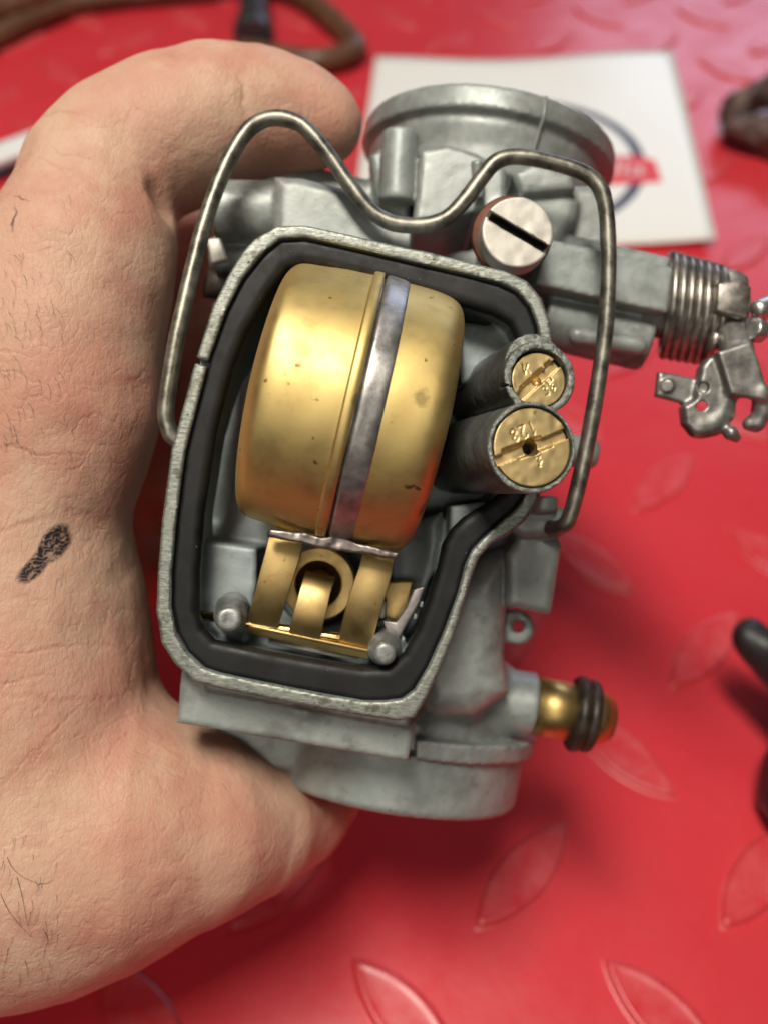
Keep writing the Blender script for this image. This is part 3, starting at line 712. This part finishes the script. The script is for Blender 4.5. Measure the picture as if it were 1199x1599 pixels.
# creases pressed into the skin
def crease(pts, r, off, k=1.2):
    q_ = [h.hit(x, y) for x, y in pts]; q_ = [p + np.array([0, 0, off]) for p in q_ if p is not None]
    return [(q_[i], r) for i in range(len(q_))], k
CR = [crease([(374, 122), (378, 150), (385, 176), (389, 200)], .30, .12, .8), crease([(246, 300), (256, 318), (266, 336)], .6, .5, 3)]
for pts, k in CR:
    if len(pts) > 1: h.chain(pts, k=k, sub=True)
h.noise(.25, 8, 41); h.noise(.10, 2.6, 42)

sk = NT('skin')
n1_ = sk.noise(34, 4, .55); n2_ = sk.noise(110, 4, .6); n3_ = sk.noise(420, 4, .65, dist=.3, stretch=(1, .7, 1), rot=(0, 0, .35)); n4_ = sk.noise(1300, 3, .6)
c = sk.mix(sk.ramp(n1_, (.38, 0), (.62, 1)), (.67, .44, .315), (.59, .30, .215))
c = sk.mix(sk.math('MULTIPLY', sk.ramp(n2_, (.48, 0), (.72, 1)), .6), c, (.52, .21, .155))
c = sk.mix(sk.math('MULTIPLY', sk.ramp(n3_, (.6, 0), (.8, 1)), .25), c, (.50, .25, .16))
nzt = sk.n('ShaderNodeTexNoise'); nzt.inputs['Scale'].default_value = 170; nzt.inputs['Detail'].default_value = 3; sk.l(sk.co, nzt.inputs['Vector'])
nva = sk.n('ShaderNodeVectorMath', operation='SUBTRACT'); sk.l(nzt.outputs['Color'], nva.inputs[0]); nva.inputs[1].default_value = (.5, .5, .5)
nvb = sk.n('ShaderNodeVectorMath', operation='SCALE'); sk.l(nva.outputs[0], nvb.inputs[0]); nvb.inputs['Scale'].default_value = .0045
nvc = sk.n('ShaderNodeVectorMath', operation='ADD'); sk.l(sk.co, nvc.inputs[0]); sk.l(nvb.outputs[0], nvc.inputs[1])
def blob(cx, cy, z, ang, a, b_, edge=(.7, 1.15), nz=.9, nsc=500):
    p = P(cx, cy, z); mp = sk.n('ShaderNodeMapping', vector_type='TEXTURE'); sk.l(nvc.outputs[0] if b_ < 1 else sk.co, mp.inputs[0])
    mp.inputs['Location'].default_value = tuple(float(v) * MM for v in p); mp.inputs['Rotation'].default_value = (0, 0, R(ang))
    mp.inputs['Scale'].default_value = (a * MM, b_ * MM, 12 * MM)
    ln = sk.n('ShaderNodeVectorMath', operation='LENGTH'); sk.l(mp.outputs[0], ln.inputs[0])
    d = sk.math('ADD', ln.outputs['Value'], sk.math('MULTIPLY', sk.math('SUBTRACT', sk.noise(nsc, 4, .6), .5), nz))
    return sk.ramp(d, (edge[0], 1), (edge[1], 0))
ink = sk.math('MAXIMUM', blob(75, 850, -2, 62, 3.6, 1.9, (.8, 1.05), .6), blob(52, 884, -2, 56, 3.6, 1.5, (.7, 1.0), .8))
ridg = sk.n('ShaderNodeTexWave', wave_type='BANDS'); mpw = sk.n('ShaderNodeMapping'); sk.l(sk.co, mpw.inputs[0]); mpw.inputs['Rotation'].default_value = (0, 0, R(62)); sk.l(mpw.outputs[0], ridg.inputs['Vector'])
ridg.inputs['Scale'].default_value = 420; ridg.inputs['Distortion'].default_value = 14; ridg.inputs['Detail'].default_value = 3; ridg.inputs['Detail Scale'].default_value = 1.6
ink = sk.math('MULTIPLY', ink, sk.ramp(ridg.outputs['Fac'], (.0, .62), (.25, 1)))
ink = sk.math('MULTIPLY', ink, sk.ramp(sk.noise(1000, 3, .6), (.34, .45), (.5, 1)))
pen = sk.math('MULTIPLY', blob(29, 348, -5, 88, 3.0, .28, (.4, 1.1), .9, 900), .75)
pen2 = sk.math('MULTIPLY', blob(36, 312, -5, -14, 2.2, .14, (.4, 1.1), .5, 900), .6)
crs = None
for (bx, by, bz, an, la, lb, st, cc_) in ((382, 156, -17, -78, 3.6, .30, .75, (.26, .12, .06)), (205, 594, -7, 8, 5.0, .8, .6, (.46, .14, .11)), (150, 812, -6, -18, 5.5, .8, .6, (.45, .14, .11)),
                                      (60, 706, -4, -3, 9, .3, .5, (.45, .17, .12)), (40, 822, -4, 27, 7, .4, .5, (.45, .17, .12)), (505, 200, -18, 0, 5, 5, .4, (.56, .20, .15)), (190, 760, -10, 80, 9, 2.5, .5, (.50, .18, .13)), (60, 1250, -3, 20, 9, 6, .35, (.66, .47, .32)), (180, 1180, -3, -20, 9, 3, .45, (.58, .26, .21)), (110, 1098, -3, -8, 12, .5, .55, (.45, .18, .13)), (28, 560, -4, -6, 5, .25, .35, (.48, .2, .14)), (34, 590, -4, -10, 6, .25, .35, (.48, .2, .14)), (110, 240, -8, -24, 6, .25, .35, (.48, .22, .15)), (96, 262, -8, -20, 6, .25, .35, (.48, .22, .15)), (250, 1200, -3, -35, 8, .35, .4, (.45, .18, .13)), (70, 1010, -3, -4, 8, .3, .4, (.45, .18, .13)), (150, 960, -3, 75, 8, .4, .4, (.45, .18, .13)), (95, 1140, -3, 50, 5, .35, .4, (.45, .18, .13)),
                                      (95, 175, -12, -12, 7, .25, .4, (.42, .18, .12)), (420, 225, -18, 5, 10, 4.5, .6, (.50, .16, .12)), (210, 330, -10, 70, 9, 5, .65, (.46, .15, .11)), (20, 1060, -3, 3, 9, .4, .3, (.45, .18, .13)), (120, 1080, -3, -5, 12, 6, .3, (.56, .24, .19))):
    bb = blob(bx, by, bz, an, la, lb * (1.5 if lb < 1 else 1), (.0, 1.25), .7, 300)
    c = sk.mix(sk.math('MULTIPLY', bb, st * (.75 if lb < 1 else 1)), c, cc_)
    if lb < 1: crs = bb if crs is None else sk.math('MAXIMUM', crs, bb)
c = sk.mix(ink, c, (.022, .016, .018)); c = sk.mix(pen, c, (.09, .05, .06)); c = sk.mix(pen2, c, (.16, .07, .05))
sk.set(Base_Color=c, Roughness=sk.ramp(n3_, (.3, .46), (.7, .62)), Subsurface_Weight=.30)
sk.b.inputs['Subsurface Radius'].default_value = (1.0, .35, .18); sk.b.inputs['Subsurface Scale'].default_value = 0.0035
sk.b.inputs['Specular IOR Level'].default_value = .38
vo = sk.n('ShaderNodeTexVoronoi', feature='DISTANCE_TO_EDGE'); mv = sk.n('ShaderNodeMapping'); sk.l(sk.co, mv.inputs[0]); mv.inputs['Scale'].default_value = (1, .55, 1); mv.inputs['Rotation'].default_value = (0, 0, R(20)); sk.l(mv.outputs[0], vo.inputs['Vector']); vo.inputs['Scale'].default_value = 1150
wr = sk.n('ShaderNodeTexWave', wave_type='BANDS'); mw = sk.n('ShaderNodeMapping'); sk.l(sk.co, mw.inputs[0]); mw.inputs['Rotation'].default_value = (0, 0, R(78)); mw.inputs['Scale'].default_value = (1, .6, 1); sk.l(mw.outputs[0], wr.inputs['Vector'])
wr.inputs['Scale'].default_value = 95; wr.inputs['Distortion'].default_value = 9; wr.inputs['Detail'].default_value = 4; wr.inputs['Detail Scale'].default_value = 2.2
wl = sk.math('MULTIPLY', sk.ramp(wr.outputs['Fac'], (0, 0), (.14, 1)), sk.ramp(n2_, (.35, .2), (.6, 1)))
sk.bump((sk.math('SUBTRACT', 1.0, crs), .16, .6), (n1_, 1.5, .35), (n2_, .6, .45), (wl, .11, .5), (n3_, .3, .5), (sk.ramp(vo.outputs['Distance'], (0, 0), (.12, 1)), .06, .5), (n4_, .14, .6))
M['skin'] = sk.m
h.mesh('skin', M['skin'], hand)
# a few dark hairs lying on the skin
hv, hf = [], []
def hair(pts, r=.035):
    q_ = [h.hit(x, y) for x, y in pts]; q_ = [p + np.array([0, 0, .10 + .35 * i / len(pts)]) for i, p in enumerate(q_) if p is not None]
    if len(q_) < 3: return
    v, f_ = tube_data(smooth_prof(q_, 4), lambda t: r * (1 - .7 * t), 5); o = len(hv); hv.extend(v); hf.extend([tuple(i + o for i in x) for x in f_])
hair([(12, 1338), (22, 1356), (40, 1370), (62, 1380), (58, 1398)]); hair([(2, 1395), (14, 1420), (34, 1445), (52, 1462)]); hair([(28, 1370), (36, 1400), (42, 1430), (50, 1460)])
hair([(72, 1455), (76, 1470), (68, 1484), (56, 1492)]); hair([(60, 1380), (74, 1378), (86, 1372)]); hair([(14, 1480), (10, 1500), (2, 1528)]); hair([(40, 1500), (44, 1512), (46, 1530)])
for k_ in range(26):
    x = random.uniform(2, 120); y = random.uniform(360, 720); a = random.uniform(.2, 1.1); l_ = random.uniform(14, 34)
    hair([(x + l_ * t * math.cos(a + t * .8), y + l_ * t * math.sin(a + t * .8)) for t in (0, .33, .66, 1)], .022)
for k_ in range(70):
    x = random.uniform(0, 95); y = random.choice((random.uniform(420, 700), random.uniform(1300, 1520))); a = random.uniform(.7, 1.2) if y < 1000 else random.uniform(1.0, 1.6); l_ = random.uniform(16, 40)
    hair([(x + l_ * t * math.cos(a + t * .5), y + l_ * t * math.sin(a + t * .5)) for t in (0, .33, .66, 1)], .02)
hm = simple('hair', (.05, .03, .02), 0, .45, .3, 300, .01)
mesh_obj('hair', hv, hf, hm, hand, kind='stuff')

# ================================================================ RED TREAD MAT
rm = NT('red_rubber'); r1_ = rm.noise(9, 4, .6); r2_ = rm.noise(60, 5, .65); r3_ = rm.noise(900, 2, .5); r4_ = rm.noise(260, 4, .7)
c = rm.mix(rm.ramp(r1_, (.35, 0), (.7, 1)), (.60, .032, .046), (.65, .044, .058))
c = rm.mix(rm.math('MULTIPLY', rm.ramp(r2_, (.55, 0), (.75, 1)), .35), c, (.50, .02, .022))
c = rm.mix(rm.math('MULTIPLY', rm.ramp(r4_, (.70, 0), (.76, 1)), .35), c, (.25, .02, .02))
rm.set(Base_Color=c, Roughness=rm.ramp(r2_, (.3, .25), (.7, .38))); rm.b.inputs['Specular IOR Level'].default_value = .42
rm.bump((r2_, .35, .35), (r4_, .06, .3), (r3_, .02, .3))
M['mat'] = rm.m
lz = NT('worn_red_rubber'); l1 = lz.noise(120, 5, .65); l2 = lz.noise(500, 4, .7); l3 = lz.noise(1400, 2, .6)
c = lz.mix(lz.math('MULTIPLY', lz.ramp(l1, (.35, .1), (.7, .75)), lz.ramp(l2, (.3, .4), (.6, 1))), (.60, .032, .044), (.64, .10, .11))
lz.set(Base_Color=c, Roughness=lz.ramp(l1, (.3, .24), (.7, .42))); lz.bump((l1, .12, .4), (l3, .03, .4)); M['loz'] = lz.m
S = 4000
mat = mesh_obj('floor_mat', [(-1200, -45, 0), (1200, -45, 0), (1200, 2600, 0), (-1200, 2600, 0)], [(0, 1, 2, 3)], M['mat'], None, smooth=False, kind='structure', label='red rubber mat with raised lozenge tread pattern')
# one lozenge: lens-shaped plateau with a rounded shoulder
LL, LW = 15.8, 5.4
Rl = (LL * LL + LW * LW) / (2 * LW)
def lens(off, n=26):
    out = []
    l_, w_ = LL + off * 1.6, LW + off; r_ = (l_ * l_ + w_ * w_) / (2 * w_)
    a_ = math.asin(l_ / r_)
    for s_ in (1, -1):
        for k in range(n):
            t = -a_ + 2 * a_ * k / n
            out.append((s_ * r_ * math.sin(t), s_ * (r_ * math.cos(t) - (r_ - w_))))
    return out
prof = [(.7, .01), (.3, .06), (.08, .22), (-.1, .75), (-.3, 1.1), (-.6, 1.26), (-1.0, 1.28), (-1.5, 1.16), (-2.2, 1.12), (-3.6, 1.12)]
lv, lf = [], []; nL = 52
for off, zz in prof:
    for x, y in lens(off): lv.append((x, y, zz))
for i in range(len(prof) - 1):
    for k in range(nL): lf.append((i * nL + k, i * nL + (k + 1) % nL, (i + 1) * nL + (k + 1) % nL, (i + 1) * nL + k))
lf.append(tuple((len(prof) - 1) * nL + k for k in range(nL)))
loz = mesh_obj('tread_lozenge', lv, lf, M['loz'], mat)
first = True; cnt = 0
for i in range(-11, 14):
    for jj in range(-3, 24):
        if (i + jj) % 2: continue
        x = 31 + 26.6 * i; y = 76 + 29.3 * jj
        if y < 10 or y > 680 or abs(x) > 60 + .48 * y: continue
        o = loz if first else loz.copy()
        if not first: COL.objects.link(o)
        first = False
        o.location = (x * MM, y * MM, 0); o.rotation_euler = (0, 0, R(46 if i % 2 == 0 else -46)); cnt += 1
print('lozenges', cnt)

# ================================================================ PAPER with a printed round emblem
pm = NT('card'); p1 = pm.noise(30, 3)
pm.set(Base_Color=pm.mix(p1, (.86, .85, .80), (.90, .89, .85)), Roughness=.32); pm.b.inputs['Specular IOR Level'].default_value = .6
M['card'] = pm.m
PX0, PX1, PY0, PY1 = -10, 133, 315, 465
def card_z(x, y):
    u = (x - PX0) / (PX1 - PX0); v = (y - PY0) / (PY1 - PY0)
    return 1.6 + 4.5 * max(0, u - .55) ** 2 * 4 * (1 - v) + 3.0 * (math.sin(u * math.pi * 1.05 + 1.6) ** 2) * v + 1.0 * v
def on_card(x, y, dz=0): return (x, y, card_z(x, y) + dz)
def card_map(u, v):                         # slightly skewed sheet
    x0 = -14 + 10 * v; x1 = 126 + 13 * v
    return x0 + (x1 - x0) * u, 314 + (6 * u - 2 + 150) * v
NU = 28
cv, cf = [], []
for a_ in range(NU + 1):
    for b_ in range(NU + 1):
        x, y = card_map(a_ / NU, b_ / NU); cv.append(on_card(x, y, 0))
for a_ in range(NU + 1):
    for b_ in range(NU + 1):
        x, y = card_map(a_ / NU, b_ / NU); cv.append(on_card(x, y, -.5))
W = NU + 1; N2 = W * W
for a_ in range(NU):
    for b_ in range(NU):
        i = a_ * W + b_; cf.append((i, i + 1, i + W + 1, i + W)); i += N2; cf.append((i, i + W, i + W + 1, i + 1))
for a_ in range(NU):
    for i, k in ((a_ * W, (a_ + 1) * W), (a_ * W + NU, (a_ + 1) * W + NU), (a_, a_ + 1), (NU * W + a_, NU * W + a_ + 1)):
        cf.append((i, k, k + N2, i + N2))
card = mesh_obj('logo_card', cv, cf, M['card'], None, label='white card with a round ringed emblem and red band lying on the red mat', category='card')
navy = simple('navy_ink', (.012, .015, .045), 0, .4, .1, 100, .0); redink = simple('red_ink', (.75, .03, .04), 0, .4, .1, 100, .0); pinkink = simple('grey_ink', (.70, .55, .55), 0, .4, .1, 100, .0)
def printed(name, pts_out, pts_in, mat, dz):
    n = len(pts_out); vs = [on_card(x, y, dz) for x, y in pts_out] + [on_card(x, y, dz) for x, y in pts_in]
    return mesh_obj(name, vs, [(i, (i + 1) % n, n + (i + 1) % n, n + i) for i in range(n)], mat, card)
ec = (57, 374)
def circ(r, n=120): return [(ec[0] + r * math.cos(2 * math.pi * k / n), ec[1] + r * math.sin(2 * math.pi * k / n)) for k in range(n)]
printed('emblem_ring', circ(52.2), circ(47.6), navy, .05)
def band(x0, x1, y0, y1, mat, name, dz, tip=0):
    vs, fs = [], []; n = 30
    for k in range(n + 1):
        t = k / n; x = x0 + (x1 - x0) * t
        cut = tip * max(0, (t - .93) / .07) if tip else 0
        for yy in (y0, y1 - cut * .4): vs.append(on_card(x, yy, dz))
    fs = [(2 * k, 2 * k + 1, 2 * k + 3, 2 * k + 2) for k in range(n)]
    return mesh_obj(name, vs, fs, mat, card)
band(0, 113, 354, 375, redink, 'emblem_band', .10, 12)
cu = bpy.data.curves.new('emblem_lettering', 'FONT'); cu.body = 'illa'; cu.size = .017; cu.align_x = 'RIGHT'; cu.align_y = 'CENTER'; cu.shear = .25
cu.materials.append(pinkink)
tmp = bpy.data.objects.new('tmp', cu); COL.objects.link(tmp); bpy.context.view_layer.update()
lm = bpy.data.meshes.new_from_object(tmp.evaluated_get(bpy.context.evaluated_depsgraph_get())); bpy.data.objects.remove(tmp)
tx = bpy.data.objects.new('emblem_lettering', lm); link(tx, card); tx.location = (.107, .3645, (card_z(104, 364) + .5) * MM); tx.rotation_euler = (R(.5), R(-2.6), 0)

# ================================================================ other things on the mat
def ground_path(pts, z): 
    out = []
    for p in pts:
        x, y = mat_xy(p[0], p[1]); out.append(np.array([x, y, p[2] if len(p) > 2 else z]))
    return smooth_prof(out, 8)
cab = simple('brown_cable', (.12, .055, .028), 0, .42, .35, 200, .1)
cable = tube('throttle_cable', ground_path([(-160, 190), (-60, 112), (0, 78), (60, 48), (110, 28), (170, 16), (250, 8), (330, 2), (395, -4), (440, 2), (480, 18), (520, 50), (550, 82), (554, 98), (530, 110), (490, 115), (440, 108), (380, 98)], 6), 5.6, cab, None, n=16,
             label='brown cable looping behind the hand to the dark boot', category='cable')
cable2 = tube('throttle_cable', ground_path([(-160, 170), (-60, 100), (0, 62), (60, 42), (110, 18), (160, -6), (230, -45), (300, -90)], 13), 5.8, cab, None, n=16,
              label='brown cable crossing the top left corner of the mat', category='cable')
bt = simple('boot_rubber', (.030, .030, .034), 0, .35, .3, 150, .1)
x0, y0 = mat_xy(400, 95); x1, y1 = mat_xy(402, 0)
dr = np.array([x1 - x0, y1 - y0, 0.0]); Lb = np.linalg.norm(dr)
lathe('cable_boot', np.array([x0, y0, 11.0]), dr, smooth_prof([(-2, .01), (-1.5, 8), (0, 9.6), (8, 9.8), (14, 8.6), (Lb * .5, 7.4), (Lb * .8, 6.2), (Lb, 5.6), (Lb + 20, 5.2), (Lb + 20, .01)], 4), bt, None, 40,
      label='dark grey rubber cable boot above the index finger', category='boot')
ws = simple('white_plastic', (.85, .86, .84), 0, .4, .05, 60, .0)
a_ = np.array(mat_xy(-120, 312)); b_ = np.array(mat_xy(120, 222)); dd = (b_ - a_) / np.linalg.norm(b_ - a_); pp = np.array([-dd[1], dd[0]])
vs = []
for zz in (5.0, 8.0):
    for p in (a_ - pp * 7, b_ - pp * 7, b_ + pp * 7, a_ + pp * 7): vs.append((p[0], p[1], zz))
o = mesh_obj('plastic_strip', vs, [(0, 1, 2, 3), (4, 5, 6, 7), (0, 1, 5, 4), (1, 2, 6, 5), (2, 3, 7, 6), (3, 0, 4, 7)], ws, None, label='white plastic strip behind the hand at the left edge', category='strip'); bevel(o, .6)
vs2 = [(x, y, .2 if z_2 < 6 else 4.8) for x, y, z_2 in vs]
vs2 = [(x - pp[0] * 1.0, y - pp[1] * 1.0, z_2) for x, y, z_2 in vs2]
u0 = mesh_obj('strip_base', vs2, [(0, 1, 2, 3), (4, 5, 6, 7), (0, 1, 5, 4), (1, 2, 6, 5), (2, 3, 7, 6), (3, 0, 4, 7)], bt, o)
# rusty lump, upper right
ru = simple('rusty_iron', (.10, .060, .050), .3, .55, .5, 160, .5)
cx_, cy_ = mat_xy(1190, 250)
f = Field((cx_ - 30, cy_ - 30, 0), (cx_ + 45, cy_ + 60, 34), .9)
f.chain([((cx_ - 8, cy_ + 24, 9), 7), ((cx_ - 12, cy_ + 10, 10), 5), ((cx_ + 6, cy_ + 2, 9), 8), ((cx_ + 22, cy_ + 6, 9), 8)], k=2)
f.chain([((cx_ - 6, cy_ + 26, 12), 6), ((cx_ + 10, cy_ + 36, 12), 7), ((cx_ + 26, cy_ + 28, 12), 9), ((cx_ + 22, cy_ + 6, 9), 8)], k=2)
f.noise(1.6, 6, 1); f.noise(.7, 2.4, 2)
f.mesh('rusty_clamp', ru, None, label='rusty brown clamp at the right edge beyond the white card', category='clamp')
# black part, lower right
cx_, cy_ = 86.5, 101.0
f = Field((cx_ - 26, cy_ - 50, 0), (cx_ + 60, cy_ + 70, 52), .9)
f.chain([((cx_ - 1, cy_ + 20, 27), 4.6), ((cx_ + 7, cy_ + 13, 25), 6.5), ((cx_ + 15, cy_ + 2, 21), 9)], k=3)
f.cone((cx_ + 14, cy_ - 10, 10), (cx_ + 15, cy_ - 8, 34), 15, 13, k=3); f.cone((cx_ + 16, cy_ - 26, 8), (cx_ + 18, cy_ - 22, 24), 12, 11, k=4); f.cone((cx_ + 15, cy_ - 4, 30), (cx_ + 50, cy_, 30), 10, 12, k=3); f.noise(.8, 5, 2)
bl = simple('black_rubber', (.022, .020, .022), .1, .42, .4, 160, .3)
f.mesh('throttle_grip_part', bl, None, label='black lumpy engine part at the lower right edge of the picture', category='engine part')
